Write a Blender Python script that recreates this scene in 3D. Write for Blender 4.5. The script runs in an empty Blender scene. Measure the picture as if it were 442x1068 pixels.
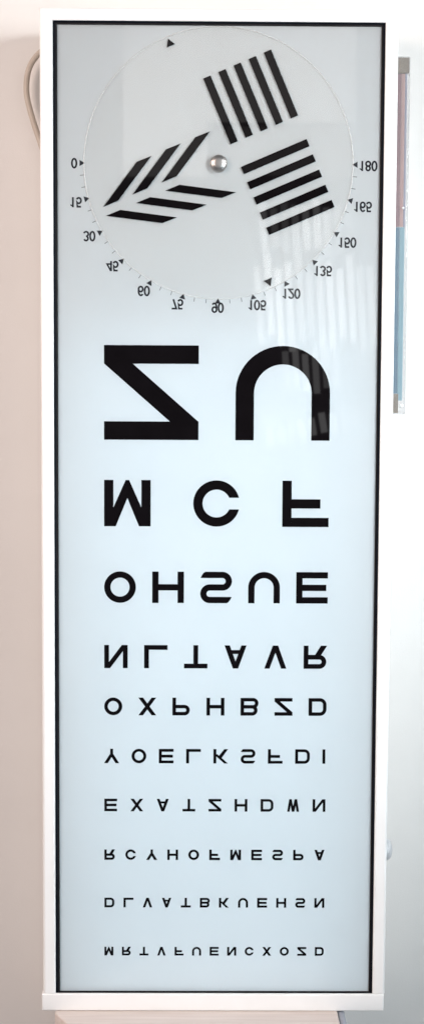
import bpy, bmesh, math
from mathutils import Vector, Matrix
S = bpy.context.scene
col = S.collection
R = math.radians
pi = math.pi
MM = 0.001

# ------------------------------------------------------------------ materials
def new_mat(name):
    m = bpy.data.materials.new(name); m.use_nodes = True
    nt = m.node_tree
    return m, nt, nt.nodes['Principled BSDF']

def setp(b, **k):
    for n, v in k.items():
        b.inputs[n.replace('_', ' ')].default_value = v

def noise(nt, scale, detail=4, rough=.6):
    tc = nt.nodes.new('ShaderNodeTexCoord')
    n = nt.nodes.new('ShaderNodeTexNoise')
    n.inputs['Scale'].default_value = scale
    n.inputs['Detail'].default_value = detail
    n.inputs['Roughness'].default_value = rough
    nt.links.new(tc.outputs['Object'], n.inputs['Vector'])
    return n

def ramp_col(nt, fac, c0, c1, p0=.3, p1=.7):
    r = nt.nodes.new('ShaderNodeValToRGB')
    r.color_ramp.elements[0].position = p0; r.color_ramp.elements[0].color = (*c0, 1)
    r.color_ramp.elements[1].position = p1; r.color_ramp.elements[1].color = (*c1, 1)
    nt.links.new(fac, r.inputs['Fac'])
    return r

def bump(nt, b, height, strength, dist):
    bp = nt.nodes.new('ShaderNodeBump')
    bp.inputs['Strength'].default_value = strength
    bp.inputs['Distance'].default_value = dist
    nt.links.new(height, bp.inputs['Height'])
    nt.links.new(bp.outputs['Normal'], b.inputs['Normal'])

def mottled(name, c0, c1, scale, rough, spec=.5, bstr=0, bdist=.0005, bscale=None, **k):
    m, nt, b = new_mat(name)
    n = noise(nt, scale)
    r = ramp_col(nt, n.outputs['Fac'], c0, c1)
    nt.links.new(r.outputs['Color'], b.inputs['Base Color'])
    setp(b, Roughness=rough, **k)
    b.inputs['Specular IOR Level'].default_value = spec
    if bstr:
        n2 = noise(nt, bscale or scale)
        bump(nt, b, n2.outputs['Fac'], bstr, bdist)
    return m

M_wall = mottled('plaster_wall', (.765, .745, .72), (.795, .775, .75), 9, .85, .2, .25, .0006, 900)
M_white = mottled('white_enamel', (.83, .825, .815), (.86, .855, .85), 30, .32, .5, .08, .0002, 900)
M_panel = mottled('opal_acrylic_panel', (.292, .296, .297), (.307, .310, .311), 14, .018, .5)
def add_translucency(m, c, fac):
    nt = m.node_tree; b = nt.nodes['Principled BSDF']; out = nt.nodes['Material Output']
    tl = nt.nodes.new('ShaderNodeBsdfTranslucent'); tl.inputs['Color'].default_value = (*c, 1)
    ad = nt.nodes.new('ShaderNodeAddShader')
    nt.links.new(b.outputs[0], ad.inputs[0]); nt.links.new(tl.outputs[0], ad.inputs[1]); nt.links.new(ad.outputs[0], out.inputs['Surface'])
add_translucency(M_panel, (.46, .49, .50), 0)
M_ink = mottled('black_printing_ink', (.0025, .0015, .002), (.004, .0028, .0035), 60, .02, .3)
M_grey = mottled('grey_printing_ink', (.020, .021, .025), (.028, .029, .034), 60, .08, .5)
M_dialink = mottled('dial_printing_ink', (.0025, .0015, .002), (.005, .004, .0045), 60, .02, .2)
M_gasket = mottled('black_rubber_gasket', (.002, .003, .006), (.004, .005, .009), 80, .5, .06)
M_lip = mottled('dark_grey_rubber_lip', (.014, .013, .014), (.022, .020, .021), 80, .5, .1)
M_metal = mottled('satin_nickel', (.54, .51, .485), (.60, .57, .545), 200, .36, .5, Metallic=1.0)
M_cable = mottled('beige_cable_sheath', (.43, .37, .31), (.49, .425, .365), 60, .45, .4)
M_knob = mottled('white_plastic', (.46, .47, .49), (.52, .53, .55), 50, .4, .5)
M_band = mottled('blue_grey_edge_band', (.27, .29, .34), (.33, .35, .40), 60, .4, .4)
M_cap = mottled('taupe_end_plug', (.21, .17, .135), (.28, .235, .19), 60, .35, .5)
M_red = mottled('pink_filter_film', (.44, .28, .265), (.49, .32, .30), 40, .35, .5)
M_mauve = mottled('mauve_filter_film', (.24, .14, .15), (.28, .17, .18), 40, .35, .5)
M_blue = mottled('blue_filter_film', (.22, .37, .43), (.26, .41, .465), 40, .35, .5)
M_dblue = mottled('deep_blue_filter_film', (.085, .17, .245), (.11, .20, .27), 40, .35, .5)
M_lilac = mottled('lilac_filter_edge', (.30, .30, .37), (.34, .34, .41), 40, .35, .5)

def wood_mat():
    m, nt, b = new_mat('pale_beech_wood')
    tc = nt.nodes.new('ShaderNodeTexCoord')
    mp = nt.nodes.new('ShaderNodeMapping'); mp.inputs['Scale'].default_value = (3, 60, 60)
    n = nt.nodes.new('ShaderNodeTexNoise'); n.inputs['Scale'].default_value = 4; n.inputs['Detail'].default_value = 6
    nt.links.new(tc.outputs['Object'], mp.inputs['Vector']); nt.links.new(mp.outputs['Vector'], n.inputs['Vector'])
    r = ramp_col(nt, n.outputs['Fac'], (.60, .51, .465), (.71, .62, .575))
    nt.links.new(r.outputs['Color'], b.inputs['Base Color']); setp(b, Roughness=.4)
    return m
M_wood = wood_mat()

def clear_mat(name, tint, frost, rough=.03, gloss=.9):
    """thin clear plastic: transparent with a Fresnel gloss and a trace of milky scatter"""
    m, nt, b = new_mat(name)
    nt.nodes.remove(b)
    out = nt.nodes['Material Output']
    tr = nt.nodes.new('ShaderNodeBsdfTransparent'); tr.inputs['Color'].default_value = (*tint, 1)
    df = nt.nodes.new('ShaderNodeBsdfDiffuse'); df.inputs['Color'].default_value = (.82, .80, .78, 1)
    gl = nt.nodes.new('ShaderNodeBsdfGlossy'); gl.inputs['Roughness'].default_value = rough
    lw = nt.nodes.new('ShaderNodeLayerWeight')          # Schlick's approximation for acrylic, alike on both faces
    pw = nt.nodes.new('ShaderNodeMath'); pw.operation = 'POWER'; pw.inputs[1].default_value = 5
    fr = nt.nodes.new('ShaderNodeMath'); fr.operation = 'MULTIPLY_ADD'; fr.inputs[1].default_value = gloss; fr.inputs[2].default_value = .014
    nt.links.new(lw.outputs['Facing'], pw.inputs[0]); nt.links.new(pw.outputs[0], fr.inputs[0])
    lw.inputs['Blend'].default_value = .5
    n = noise(nt, 25)
    r = ramp_col(nt, n.outputs['Fac'], (frost * .85,) * 3, (frost * 1.15,) * 3)
    m1 = nt.nodes.new('ShaderNodeMixShader'); m2 = nt.nodes.new('ShaderNodeMixShader')
    nt.links.new(r.outputs['Color'], m1.inputs['Fac'])
    nt.links.new(tr.outputs[0], m1.inputs[1]); nt.links.new(df.outputs[0], m1.inputs[2])
    nt.links.new(fr.outputs[0], m2.inputs['Fac'])
    nt.links.new(m1.outputs[0], m2.inputs[1]); nt.links.new(gl.outputs[0], m2.inputs[2])
    nt.links.new(m2.outputs[0], out.inputs['Surface'])
    return m
M_disc = clear_mat('clear_acrylic_disc', (1, .997, .993), .008)
M_rim = clear_mat('frosted_disc_edge', (.995, .99, .985), .18, .2, .05)
M_tube = clear_mat('clear_plastic_tube', (.86, .86, .865), .10, .06)

# ------------------------------------------------------------------ mesh helpers
def link(name, bm, mat, parent=None, smooth=False):
    me = bpy.data.meshes.new(name)
    bmesh.ops.remove_doubles(bm, verts=bm.verts, dist=1e-7)
    bmesh.ops.recalc_face_normals(bm, faces=bm.faces)
    bm.to_mesh(me); bm.free()
    me.materials.append(mat)
    if smooth:
        for p in me.polygons: p.use_smooth = True
    o = bpy.data.objects.new(name, me); col.objects.link(o)
    if parent: o.parent = parent
    return o

def empty(name, loc, label, cat):
    o = bpy.data.objects.new(name, None); col.objects.link(o)
    o.location = loc; o.empty_display_size = .02
    o['label'] = label; o['category'] = cat
    return o

def box(bm, x0, x1, y0, y1, z0, z1, bev=0, seg=3):
    """box given in millimetres, with rounded edges"""
    t = bmesh.new()
    bmesh.ops.create_cube(t, size=1)
    for v in t.verts:
        v.co = Vector(((x0 + x1) / 2 + v.co.x * (x1 - x0), (y0 + y1) / 2 + v.co.y * (y1 - y0), (z0 + z1) / 2 + v.co.z * (z1 - z0))) * MM
    if bev:
        bmesh.ops.bevel(t, geom=t.edges[:], offset=bev * MM, segments=seg, profile=.5, affect='EDGES')
    join(bm, t)

def join(bm, t):
    me = bpy.data.meshes.new('tmp'); t.to_mesh(me); t.free()
    bm.from_mesh(me); bpy.data.meshes.remove(me)

def lathe(bm, prof, centre, axis='Y', n=40):
    """prof: (radius, along) in mm, revolved around an axis through centre (mm)"""
    c = Vector(centre)
    rings = []
    for r, a in prof:
        ring = []
        for k in range(n):
            t = 2 * pi * k / n
            if axis == 'Y': p = Vector((r * math.cos(t), a, r * math.sin(t)))
            elif axis == 'X': p = Vector((a, r * math.cos(t), r * math.sin(t)))
            else: p = Vector((r * math.cos(t), r * math.sin(t), a))
            ring.append(bm.verts.new((c + p) * MM))
        rings.append(ring)
    for a, b in zip(rings, rings[1:]):
        for k in range(n):
            bm.faces.new((a[k], a[(k + 1) % n], b[(k + 1) % n], b[k]))
    for ring in (rings[0], rings[-1]):
        bm.faces.new(ring)

def tube(bm, pts, r, n=14):
    pts = [Vector(p) for p in pts]
    rings = []
    ref = Vector((0, 1, 0))
    for i, p in enumerate(pts):
        t = (pts[min(i + 1, len(pts) - 1)] - pts[max(i - 1, 0)]).normalized()
        a = t.cross(ref).normalized(); b = t.cross(a).normalized()
        rings.append([bm.verts.new((p + (a * math.cos(2 * pi * k / n) + b * math.sin(2 * pi * k / n)) * r) * MM) for k in range(n)])
    for a, b in zip(rings, rings[1:]):
        for k in range(n): bm.faces.new((a[k], a[(k + 1) % n], b[(k + 1) % n], b[k]))
    bm.faces.new(rings[0]); bm.faces.new(rings[-1])

def spline(ctrl, n=12):
    """Catmull-Rom through control points"""
    P = [Vector(c) for c in ctrl]; P = [P[0] * 2 - P[1]] + P + [P[-1] * 2 - P[-2]]
    out = []
    for i in range(1, len(P) - 2):
        for k in range(n):
            t = k / n
            a, b, c, d = P[i - 1:i + 3]
            out.append(.5 * ((2 * b) + (c - a) * t + (2 * a - 5 * b + 4 * c - d) * t * t + (3 * b - a - 3 * c + d) * t ** 3))
    out.append(P[-2]); return out

# ------------------------------------------------------------------ lettering, drawn as strokes on a unit square
def arc(cx, cy, rx, ry, a0, a1, n=18):
    return [(cx + rx * math.cos(R(a0 + (a1 - a0) * k / n)), cy + ry * math.sin(R(a0 + (a1 - a0) * k / n))) for k in range(n + 1)]

def ribbon(path, w, closed=False):
    """quads following a centre line with mitred corners"""
    P = [Vector(p) for p in path]
    if closed: P = P[:-1]
    n = len(P); L = []; Rr = []
    for i in range(n):
        a = P[i - 1] if (i or closed) else None
        c = P[(i + 1) % n] if (i < n - 1 or closed) else None
        d1 = (P[i] - a).normalized() if a is not None else (c - P[i]).normalized()
        d2 = (c - P[i]).normalized() if c is not None else d1
        n1 = Vector((-d1.y, d1.x)); n2 = Vector((-d2.y, d2.x))
        m = n1 + n2
        m = m.normalized() if m.length > 1e-6 else n1
        k = w / 2 / max(.35, m.dot(n1))
        L.append(P[i] + m * k); Rr.append(P[i] - m * k)
    q = []
    for i in range(n if closed else n - 1):
        j = (i + 1) % n
        q.append([L[i], L[j], Rr[j], Rr[i]])
    return q

def rect(x0, x1, y0, y1): return [[(x0, y0), (x1, y0), (x1, y1), (x0, y1)]]

def diag(xa, ya, xb, yb, hw):
    """slanted stroke cut level at both ends; hw is its level width"""
    return [[(xa - hw / 2, ya), (xa + hw / 2, ya), (xb + hw / 2, yb), (xb - hw / 2, yb)]]

def glyph(ch, s):
    h = s / 2; dw = s * 1.16
    if ch == 'Z': return [rect(0, 1, 1 - s, 1), rect(0, 1, 0, s), [[(0, s), (s * 1.56, s), (1, 1 - s), (1 - s * 1.56, 1 - s)]]]
    if ch == 'U': return [ribbon([(h, 1), (h, .5)] + arc(.5, .5, .5 - h, .5 - h, 180, 360, 30)[1:] + [(1 - h, 1)], s)]
    if ch == 'O': return [ribbon(arc(.5, .5, .5 - h, .5 - h, 0, 360, 56), s, True)]
    if ch == 'C':
        q = []
        g = .125
        for k in range(48):
            def pt(r, f):
                a0 = math.asin(g / r); a = a0 + (2 * pi - 2 * a0) * f
                return (.5 + r * math.cos(a), .5 + r * math.sin(a))
            q.append([pt(.5, k / 48), pt(.5, (k + 1) / 48), pt(.5 - s, (k + 1) / 48), pt(.5 - s, k / 48)])
        return [q]
    if ch == 'M':
        return [rect(0, s, 0, 1), rect(1 - s, 1, 0, 1),
                [[(.02, 1), (.05 + s, 1), (.5, s * 1.95), (.5, 0), (.462, 0)]], [[(.98, 1), (.95 - s, 1), (.5, s * 1.95), (.5, 0), (.538, 0)]]]
    if ch == 'W':
        return [diag(h, 1, .27, 0, s * 1.02), diag(.27, 0, .5, 1, s * 1.02), diag(.5, 1, .73, 0, s * 1.02), diag(.73, 0, 1 - h, 1, s * 1.02)]
    if ch == 'N': return [rect(0, s, 0, 1), rect(1 - s, 1, 0, 1), [[(0, 1), (s * 1.22, 1), (1, 0), (1 - s * 1.22, 0)]]]
    if ch == 'F': return [rect(0, s, 0, 1), rect(s, 1, 1 - s, 1), rect(s, .82, .5 - h, .5 + h)]
    if ch == 'E': return [rect(0, s, 0, 1), rect(s, 1, 1 - s, 1), rect(s, .95, .5 - h, .5 + h), rect(s, 1, 0, s)]
    if ch == 'H': return [rect(0, s, 0, 1), rect(1 - s, 1, 0, 1), rect(s, 1 - s, .5 - h, .5 + h)]
    if ch == 'L': return [rect(0, s, 0, 1), rect(s, 1, 0, s)]
    if ch == 'T': return [rect(0, 1, 1 - s, 1), rect(.5 - h, .5 + h, 0, 1 - s)]
    if ch == 'I': return [rect(0, s, 0, 1)]
    if ch == 'X': return [diag(dw * .56, 0, 1 - dw * .56, 1, dw * 1.12), diag(dw * .56, 1, 1 - dw * .56, 0, dw * 1.12)]
    if ch == 'V': return [diag(.02 + h, 1, .5, 0, dw), diag(.98 - h, 1, .5, 0, dw)]
    if ch == 'A':
        y0 = .20; y1 = y0 + s * .85
        e = lambda y: .02 + h + (.48 - h) * y
        return [diag(.02 + h, 0, .5, 1, dw), diag(.98 - h, 0, .5, 1, dw), [[(e(y0), y0), (1 - e(y0), y0), (1 - e(y1), y1), (e(y1), y1)]]]
    if ch == 'Y': return [rect(.5 - h, .5 + h, 0, .45), diag(.01 + h, 1, .5, .38, dw * 1.1), diag(.99 - h, 1, .5, .38, dw * 1.1)]
    if ch == 'K': return [rect(0, s, 0, 1), diag(s * .75, .36, 1 - s * .68, 1, s * 1.3), [[(.30, .56), (.30 + s * .95, .72), (1, 0), (1 - s * 1.3, 0)]]]
    y_hi, y_lo, ym = 1 - h, h, .5
    if ch in 'PRB':
        ru = (y_hi - ym) / 2
        xr = .97 if ch != 'B' else .95
        up = ribbon([(s * .9, y_hi), (xr - h - ru, y_hi)] + arc(xr - h - ru, (y_hi + ym) / 2, ru, ru, 90, -90)[1:] + [(s * .9, ym)], s)
        q = [rect(0, s, 0, 1), up]
        if ch == 'R': q.append([[(.42, ym), (.42 + s * 1.3, ym), (1, 0), (1 - s * 1.3, 0)]])
        if ch == 'B':
            rl = (ym - y_lo) / 2
            q.append(ribbon([(s * .9, ym), (1 - h - rl, ym)] + arc(1 - h - rl, (ym + y_lo) / 2, rl, rl, 90, -90)[1:] + [(s * .9, y_lo)], s))
        return q
    if ch == 'D':
        r = .27
        return [rect(0, s, 0, 1), ribbon([(s * .9, 1 - h), (1 - h - r, 1 - h)] + arc(1 - h - r, 1 - h - r, r, r, 90, 0)[1:] +
                                         arc(1 - h - r, h + r, r, r, 0, -90) + [(s * .9, h)], s)]
    if ch == 'S':
        ru = (y_hi - ym) / 2; k = .16
        x0 = h + ru
        body = ribbon([(1 - k, y_hi), (x0, y_hi)] + arc(x0, (y_hi + ym) / 2, ru, ru, 90, 270)[1:] + [(1 - x0, ym)] +
                      arc(1 - x0, (ym + y_lo) / 2, ru, ru, 90, -90)[1:] + [(k, y_lo)], s)
        t1 = [[(1 - k, 1 - s), (.99, 1 - s), (.95, 1 - s * .55), (.89, 1 - s * .14), (1 - k, 1)]]
        t2 = [[(k, s), (.01, s), (.05, s * .55), (.11, s * .14), (k, 0)]]
        return [body, t1, t2]
    # digits, 0.56 wide
    w = .178
    if ch == '0': return [ribbon(arc(.28, .5, .215, .4375, 0, 360, 36), w, True)]
    if ch == '1': return [rect(.27, .27 + w, 0, 1), [[(.10, .70), (.10, .82), (.27, .92), (.27, .76)]]]
    if ch == '2': return [ribbon(arc(.28, .70, .215, .24, 165, -32) + [(.075, .0625), (.50, .0625)], w)]
    if ch == '3': return [ribbon(arc(.27, .725, .19, .2125, 160, -90), w), ribbon(arc(.27, .287, .22, .225, 90, -160), w)]
    if ch == '4': return [rect(.36, .36 + w, 0, 1), ribbon([(.42, .98), (.06, .30), (.55, .30)], w * .9)]
    if ch == '5': return [ribbon([(.49, .94), (.145, .94), (.105, .50)] + arc(.275, .335, .215, .27, 135, -155), w)]
    if ch == '6': return [ribbon(arc(.285, .315, .205, .25, 0, 360, 28), w, True), ribbon(arc(.305, .52, .225, .4175, 42, 205), w)]
    if ch == '9': return [[[(.56 - x, 1 - y) for x, y in f] for f in st] for st in glyph('6', s)]
    if ch == '7': return [ribbon([(.04, .9375), (.50, .9375), (.20, 0)], w)]
    if ch == '8': return [ribbon(arc(.28, .725, .18, .2125, 0, 360, 28), w, True), ribbon(arc(.28, .285, .21, .2225, 0, 360, 28), w, True)]

def stamp(bm, strokes, x, ztop, hgt, y, wid=None):
    """lay strokes on a plane facing the viewer; the chart is printed upside down, so the glyph's base is on top"""
    wid = wid or hgt
    for i, st in enumerate(strokes):
        yy = y - .012 * i
        for f in st:
            vs = [bm.verts.new(Vector((x + p[0] * wid, yy, ztop - hgt + hgt * (1 - p[1]))) * MM) for p in f]
            bm.faces.new(vs)

def poly(bm, pts, y):
    bm.faces.new([bm.verts.new(Vector((p[0], y, p[1])) * MM) for p in pts])

def sheet(name, bm, mat, parent):
    """printed sheet: every face is turned towards the viewer"""
    for f in bm.faces:
        f.normal_update()
        if f.normal.y > 0: f.normal_flip()
    me = bpy.data.meshes.new(name); bm.to_mesh(me); bm.free(); me.materials.append(mat)
    o = bpy.data.objects.new(name, me); col.objects.link(o); o.parent = parent
    return o

# ------------------------------------------------------------------ setting
WY = 72                                             # wall behind the box, mm
bm = bmesh.new()
bmesh.ops.create_grid(bm, x_segments=2, y_segments=2, size=1.7)
for v in bm.verts: v.co = Vector((v.co.x, WY * MM, v.co.y))
wall = sheet('wall', bm, M_wall, None); wall['kind'] = 'structure'

# ------------------------------------------------------------------ the chart
ZB = -434.3
chart = empty('eye_chart', (0, 0, 0), 'tall white framed eye chart with upside down black letters and a round dial', 'eye chart')

bm = bmesh.new()
box(bm, -147.5, 147.5, 7, 52, -432, 426.5, 2)
front = [f for f in bm.faces if f.calc_center_median().y < .0071 and f.normal.y < -.99]
bmesh.ops.delete(bm, geom=front, context='FACES')      # an open tray behind the panel
link('casing', bm, M_white, chart, True)

# U-shaped frame: two rails and the head as one folded profile
def frame_profile(bm):
    # outline of the front face walked round, swept as a rounded bar section (offset inward, depth)
    sec = [(0, 9), (0, 2.6), (.35, 1.3), (1.1, .45), (2.2, 0), (9.6, 0), (10.6, .35), (11, 1.2), (11, 9)]
    xo, zo, zl = 150, 428.9, -418.4
    loops = []
    for d, y in sec:
        dz = d if d <= 10.6 else 10.6
        loops.append([bm.verts.new(Vector(p) * MM) for p in ((-xo + d, y, zl), (-xo + d, y, zo - dz), (xo - d, y, zo - dz), (xo - d, y, zl))])
    n = len(loops)
    for i in range(n):
        a, b = loops[i], loops[(i + 1) % n]
        for k in range(3): bm.faces.new((a[k], a[k + 1], b[k + 1], b[k]))
    bm.faces.new([l[0] for l in loops]); bm.faces.new([l[3] for l in loops])
bm = bmesh.new(); frame_profile(bm)
fr = link('frame', bm, M_white, chart)
bm = bmesh.new(); box(bm, -151.3, 149.3, -.2, 10, ZB, -418.7, 1.4, 4)
rail = link('bottom_rail', bm, M_white, chart, True)

# black gasket seated inside the opening
bm = bmesh.new()
def ring(bm, o, i, y0, y1):
    (ax, ab, at), (bx, bb, bt) = o, i
    r = bx + .55 if bx < 136 else bx                    # the lip is a little narrower on the right
    A = [(-ax, ab), (ax, ab), (ax, at), (-ax, at)]; B = [(-bx, bb), (r, bb), (r, bt), (-bx, bt)]
    V = {}
    for k in range(4):
        for y in (y0, y1):
            V['A', k, y] = bm.verts.new(Vector((A[k][0], y, A[k][1])) * MM)
        V['B', k, y0] = bm.verts.new(Vector((B[k][0], y0 + .35, B[k][1])) * MM)
        V['B', k, y1] = bm.verts.new(Vector((B[k][0], y1, B[k][1])) * MM)
    for k in range(4):
        j = (k + 1) % 4
        bm.faces.new((V['A', k, y0], V['A', j, y0], V['B', j, y0], V['B', k, y0]))
        bm.faces.new((V['B', k, y0], V['B', j, y0], V['B', j, y1], V['B', k, y1]))
ring(bm, (138.95, -418.3, 418.2), (137.3, -417.8, 416.9), 1.3, 3)
link('gasket', bm, M_gasket, chart)
bm = bmesh.new()
ring(bm, (137.3, -417.8, 416.9), (135.5, -417.6, 415.5), 2.6, 6)
link('inner_lip', bm, M_lip, chart)

bm = bmesh.new()
box(bm, -138, 138, 4, 6.5, -418, 417.6)
panel = link('chart_panel', bm, M_panel, chart)

XL, XR = -96.5, 96.2
ROWS = [('ZU', 148.8, 80.6, .195), ('MCF', 33.7, 39.9, .2), ('OHSUE', -45.3, 27.3, .2), ('NLTAVR', -109.4, 20.3, .205), ('OXPHBZD', -155.5, 15.6, .20),
        ('YOELKSFDI', -200.7, 12.8, .20), ('EXATZHDWN', -245.0, 11.2, .205), ('RCYHOFMESPA', -290.2, 9.4, .225),
        ('DLVATBKUEHSN', -333.5, 8.75, .225), ('MRTVFUENCXOZD', -377.7, 7.9, .23)]
for word, zt, hgt, s in ROWS:
    pitch = 23.7 if word.endswith('I') else (XR - XL - hgt) / (len(word) - 1)
    for i, ch in enumerate(word):
        bm = bmesh.new()
        x, wid = XL + i * pitch, hgt
        if ch in 'AV': x, wid = x + hgt * .02, hgt * .95
        if ch == 'W': x, wid = x + hgt * .05, hgt * .92
        stamp(bm, glyph(ch, s), x, zt, hgt, 3.93, wid)
        o = sheet('letter', bm, M_ink, panel)
        o['label'] = 'black letter %s printed upside down' % ch

CX, CZ = .1, 301.4
NUM = {0: (-121.5, 301.2), 15: (-120.3, 268.7), 30: (-108.9, 240.4), 45: (-89.3, 215.4), 60: (-62.8, 194.6), 75: (-34.4, 183.6), 90: (-.1, 180.8),
       105: (33.3, 183.2), 120: (62.2, 193.0), 135: (88.9, 212.3), 150: (109.2, 236.3), 165: (122.0, 266.3), 180: (126.2, 300.4)}
HD = 8.5
for deg, (nx, nz) in NUM.items():
    txt = str(deg); adv = HD * .62
    wid = HD * 1.03
    total = adv * (len(txt) - 1) + .56 * wid
    bm = bmesh.new()
    for i, ch in enumerate(txt):
        stamp(bm, glyph(ch, .13), nx - total / 2 + i * adv + (-.4 if ch == '1' else 0), nz + HD / 2, HD, 3.93, wid)
    sheet('degree_number', bm, M_grey, panel)['label'] = 'grey number %d printed upside down' % deg
    a = R(180 + deg)
    bm = bmesh.new()
    c = Vector((CX + 115.6 * math.cos(a), CZ + 115.6 * math.sin(a)))
    poly(bm, [(c.x + 3 * math.cos(a + pi + k * 2 * pi / 3), c.y + 3 * math.sin(a + pi + k * 2 * pi / 3)) for k in range(3)], 3.92)
    sheet('degree_pointer', bm, M_grey, panel)
bm = bmesh.new()
for d in range(5, 180, 5):
    if d % 15 == 0: continue
    a = R(180 + d); u = Vector((math.cos(a), math.sin(a))); v = Vector((-u.y, u.x)) * .22
    c = Vector((CX, CZ))
    poly(bm, [c + u * 113.9 - v, c + u * 117.2 - v, c + u * 117.2 + v, c + u * 113.9 + v], 3.93)
sheet('tick_scale', bm, M_grey, panel)

# rotating dial
bm = bmesh.new()
lathe(bm, [(113.0, 3.8), (113.0, 3.1), (112.7, 2.9)], (CX, 0, CZ), 'Y', 160)
disc = link('dial_disc', bm, M_disc, chart)
bm = bmesh.new()
N = 160
prof = [(113.05, 3.8), (113.65, 3.7), (113.85, 3.3), (113.6, 2.9), (113.05, 2.8)]
rings = [[bm.verts.new(Vector((CX + r * math.cos(2 * pi * k / N), y, CZ + r * math.sin(2 * pi * k / N))) * MM) for k in range(N)] for r, y in prof]
for i in range(len(rings)):
    a, b = rings[i], rings[(i + 1) % len(rings)]
    for k in range(N): bm.faces.new((a[k], a[(k + 1) % N], b[(k + 1) % N], b[k]))
link('disc_rim', bm, M_rim, disc, True)

YD = 2.84
th = R(23.2)
u = Vector((math.cos(th), math.sin(th))); v = Vector((-u.y, u.x))
def bar(c, d, n, L, w, name='stripe_bar'):
    bm = bmesh.new()
    poly(bm, [c - d * L / 2 - n * w / 2, c + d * L / 2 - n * w / 2, c + d * L / 2 + n * w / 2, c - d * L / 2 + n * w / 2], YD)
    sheet(name, bm, M_dialink, disc)
for k in range(-2, 3):
    bar(Vector((26.7, 356.8)) + u * 13.75 * k, v, u, 59, 6.6)
    bar(Vector((58.5, 282.3)) + v * 13.75 * k, u, v, 60, 6.6)
for ax, az in ((-97, 264.7), (-72.4, 275.2), (-47.8, 285.4)):
    bm = bmesh.new(); poly(bm, [(ax, az), (ax + 12.6, az + 5.4), (ax + 40.6, az + 42.9), (ax + 28.2, az + 37.9)], YD)
    sheet('chevron_bar', bm, M_dialink, disc)
for ax, az in ((-44.8, 278.7), (-69.5, 268.2), (-94.6, 257.4)):
    bm = bmesh.new(); poly(bm, [(ax, az), (ax + 12, az + 5), (ax + 59.9, az - 1), (ax + 47.6, az - 5.8)], YD)
    sheet('chevron_bar', bm, M_dialink, disc)
for ang in (112.6, -66.4):
    a = R(ang); bm = bmesh.new()
    c = Vector((CX + 107.3 * math.cos(a), CZ + 107.3 * math.sin(a)))
    poly(bm, [(c.x + 4.3 * math.cos(a + k * 2 * pi / 3), c.y + 4.3 * math.sin(a + k * 2 * pi / 3)) for k in range(3)], YD)
    sheet('dial_marker', bm, M_dialink, disc)

bm = bmesh.new()
lathe(bm, [(7.4, 2.6), (7.4, 1.6), (7.2, 1.0), (6.8, .2), (6.1, -.5), (5.4, -.9), (5.1, -1.0), (4.9, -1.5), (4.5, -1.8), (3.4, -2.1), (1.6, -2.3), (.3, -2.35)], (CX, 0, CZ), 'Y', 48)
link('knob', bm, M_metal, disc, True)

bm = bmesh.new()
lathe(bm, [(10, 0), (10, 3), (9.7, 5.5), (8.8, 7.6), (7, 9.3), (4, 10.3), (.3, 10.6)], (147.6, 28, -297), 'X', 36)
link('side_knob', bm, M_knob, chart, True)

# ------------------------------------------------------------------ filter strip beside the frame
strip = empty('filter_strip', (.158, .03, .0905), 'slim clear plastic tube, pink above and blue below, upright beside the chart frame', 'filter strip')
def part(name, bm, mat, parent, smooth=False):
    o = link(name, bm, mat, parent, smooth)
    o.matrix_parent_inverse = Matrix.Translation(parent.location).inverted()
    return o
X0, X1, Z0, Z1 = 151.0, 163.4, 90.8, 396
bm = bmesh.new(); box(bm, X0, X1, 24, 31, Z0, Z1, 1.3, 3)
part('clear_tube', bm, M_tube, strip, True)
ZM = 252
def film(name, x0, x1, z0, z1, mat, y0=26.5, y1=28.5):
    bm = bmesh.new(); box(bm, x0, x1, y0, y1, z0, z1, .3, 2); part(name, bm, mat, strip)
film('pink_film', 156.6, 159.4, ZM + .3, Z1 - 14, M_red)
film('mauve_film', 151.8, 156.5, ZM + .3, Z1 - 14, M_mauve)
film('lilac_edge', 159.5, 161.3, ZM + .3, Z1 - 14, M_lilac)
film('blue_film', 156.6, 160.9, Z0 + 12, ZM, M_blue)
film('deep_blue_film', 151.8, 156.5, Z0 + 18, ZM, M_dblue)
film('end_plug', 151.8, 162.8, Z1 - 13.5, Z1 - .8, M_cap, 25.2, 30)
film('end_plug', 151.8, 157.4, Z0 + 1, Z0 + 17.6, M_cap, 25.4, 29)
bm = bmesh.new(); lathe(bm, [(1.7, 23.9), (1.7, 23.2), (1.1, 22.7), (.2, 22.5)], (160, 0, Z0 + 7.5), 'Y', 20)  # white dot modelled in place of a highlight on the tube's lower end
part('white_dot', bm, M_white, strip, True)
bm = bmesh.new(); lathe(bm, [(1.0, 23.9), (1.0, 23.4), (.6, 23.1), (.1, 23)], (159, 0, 268), 'Y', 16)
part('white_dot', bm, M_white, strip, True)

# ------------------------------------------------------------------ cable
bm = bmesh.new()
pts = spline([(-118, 58, 402), (-138, 60, 411), (-153, 61, 407.5), (-165, 61.5, 393), (-168, 61.5, 372), (-163, 61, 349), (-155, 60, 325), (-146, 59, 296), (-138, 58, 260), (-134, 58, 225)], 12)
tube(bm, pts, 2.6)
cable = link('power_cable', bm, M_cable, None, True)
cable['label'] = 'beige power cable looping out from behind the top left side of the chart'; cable['category'] = 'cable'

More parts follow.
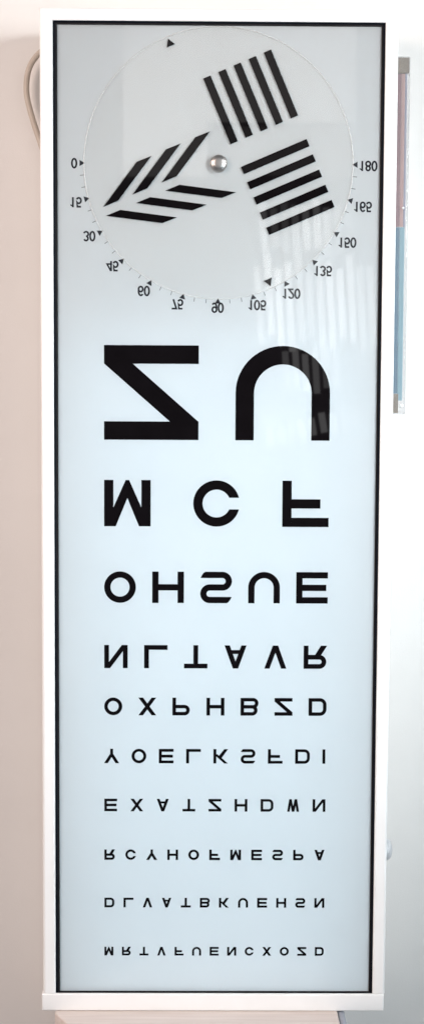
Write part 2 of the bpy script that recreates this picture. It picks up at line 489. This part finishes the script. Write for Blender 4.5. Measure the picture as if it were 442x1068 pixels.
# ------------------------------------------------------------------ wooden ledge carrying the box
ledge = empty('wooden_ledge', (-.012, 0, -.4580), 'pale wooden ledge with grey edging under the bottom rail of the chart', 'ledge')
def slab(name, pts, z0, z1, mat, bev):
    bm = bmesh.new()
    f = bm.faces.new([bm.verts.new(Vector((x, y, z1)) * MM) for x, y in pts])
    g = bmesh.ops.extrude_face_region(bm, geom=[f])
    for w in [e for e in g['geom'] if isinstance(e, bmesh.types.BMVert)]: w.co.z = z0 * MM
    bmesh.ops.bevel(bm, geom=bm.edges[:], offset=bev * MM, segments=3, profile=.5, affect='EDGES')
    part(name, bm, mat, ledge, False)
ZT = ZB - .3
slab('board', [(-139, 71), (108.5, 71), (108.5, -120), (-60, -120), (-100, -80), (-126.9, -26.7), (-139.5, -4)], ZT - 22, ZT, M_wood, 1.2)
slab('edge_band', [(108.7, 71), (115, 71), (115, -120), (108.7, -120)], ZT - 23, ZT - .8, M_band, 2.4)

# ------------------------------------------------------------------ camera (fitted to the four corners of the opening)
cam = bpy.data.cameras.new('camera'); co = bpy.data.objects.new('camera', cam); col.objects.link(co)
co.location = (-0.014672, -1.271158, 0.107190)
co.rotation_euler = (1.4919437, -0.0050523, -0.0079733)
cam.sensor_fit = 'VERTICAL'; cam.angle = R(38)
cam.clip_start = .05; cam.clip_end = 50
S.camera = co

# ------------------------------------------------------------------ light
w = bpy.data.worlds.new('World'); S.world = w; w.use_nodes = True
bg = w.node_tree.nodes['Background']
bg.inputs['Color'].default_value = (.80, .90, 1, 1); bg.inputs['Strength'].default_value = .145

def area(name, loc, target, sx, sy, power, color, spread=180, roll=None):
    l = bpy.data.lights.new(name, 'AREA'); l.shape = 'RECTANGLE'; l.size = sx; l.size_y = sy
    l.energy = power; l.color = color; l.spread = R(spread)
    o = bpy.data.objects.new(name, l); col.objects.link(o)
    o.location = loc
    d = Vector(target) - Vector(loc)
    o.rotation_euler = d.to_track_quat('-Z', 'Y').to_euler()
    return o
area('window_light', (1.05, -.95, .5), (.02, 0, .10), .45, .45, 3.75, (.94, .98, 1), 66)
area('low_fill_light', (.75, -.85, .0), (-.05, 0, 0), .35, .5, .9, (.74, .90, 1), 74)  # added cool fill that brightens the middle of the chart and wall
area('room_light', (-1.35, -1.2, .6), (-.1, 0, -.1), 1.0, 1.0, 31, (1, .82, .745))
area('light_box_tube', (0, .047, -.15), (0, 0, -.15), .25, .62, .46, (.67, .86, 1))   # the lit lamp inside the box
# daylight between the slats of blinds across the room, seen mirrored in the gloss
def blind(x0, x1, z0, z1, n, L, lean=0, slope=0):
    w = (x1 - x0) / n
    for k in range(n):
        top, bot, f = z1 + .05 * math.sin(k * 2.3 + n) * (z1 - z0) * 2, z0 + .1 * math.sin(k * 1.7) * (z1 - z0), .75 + .25 * math.sin(k * 1.1 + n)
        x = x0 + (k + .5) * w; z = (top + bot) / 2 + slope * (k - n / 2)
        o = area('blind_gap_light', (x, -2.5, z), (x, 0, z), w * .64, top - bot, f * L * pi * w * .64 * (top - bot), (1, 1, 1))
        o.rotation_euler.rotate_axis('Z', R(lean))
blind(.13, .37, .465, .585, 9, 2.4, 4)
blind(.12, .43, .235, .44, 12, 3.6, 4)
blind(.19, .34, .12, .22, 6, 2.2, 4)
blind(.15, .39, .005, .055, 9, 2.2, 10, .006)
L = 1.3  # added lamps, sized to mirror as the pale patch over the dial
area('gloss_patch_light', (-.105, -2.5, .835), (-.105, 0, .835), .21, .37, L * pi * .21 * .37, (1, .96, .92))
area('gloss_patch_light', (.185, -2.5, .91), (.185, 0, .91), .369, .25, L * pi * .369 * .25, (1, .96, .92))
area('gloss_patch_light', (.21, -2.5, .715), (.21, 0, .715), .32, .12, .5 * pi * .32 * .12, (1, .96, .92))

S.view_settings.view_transform = 'Standard'; S.view_settings.look = 'None'
S.view_settings.exposure = 0; S.view_settings.gamma = 1
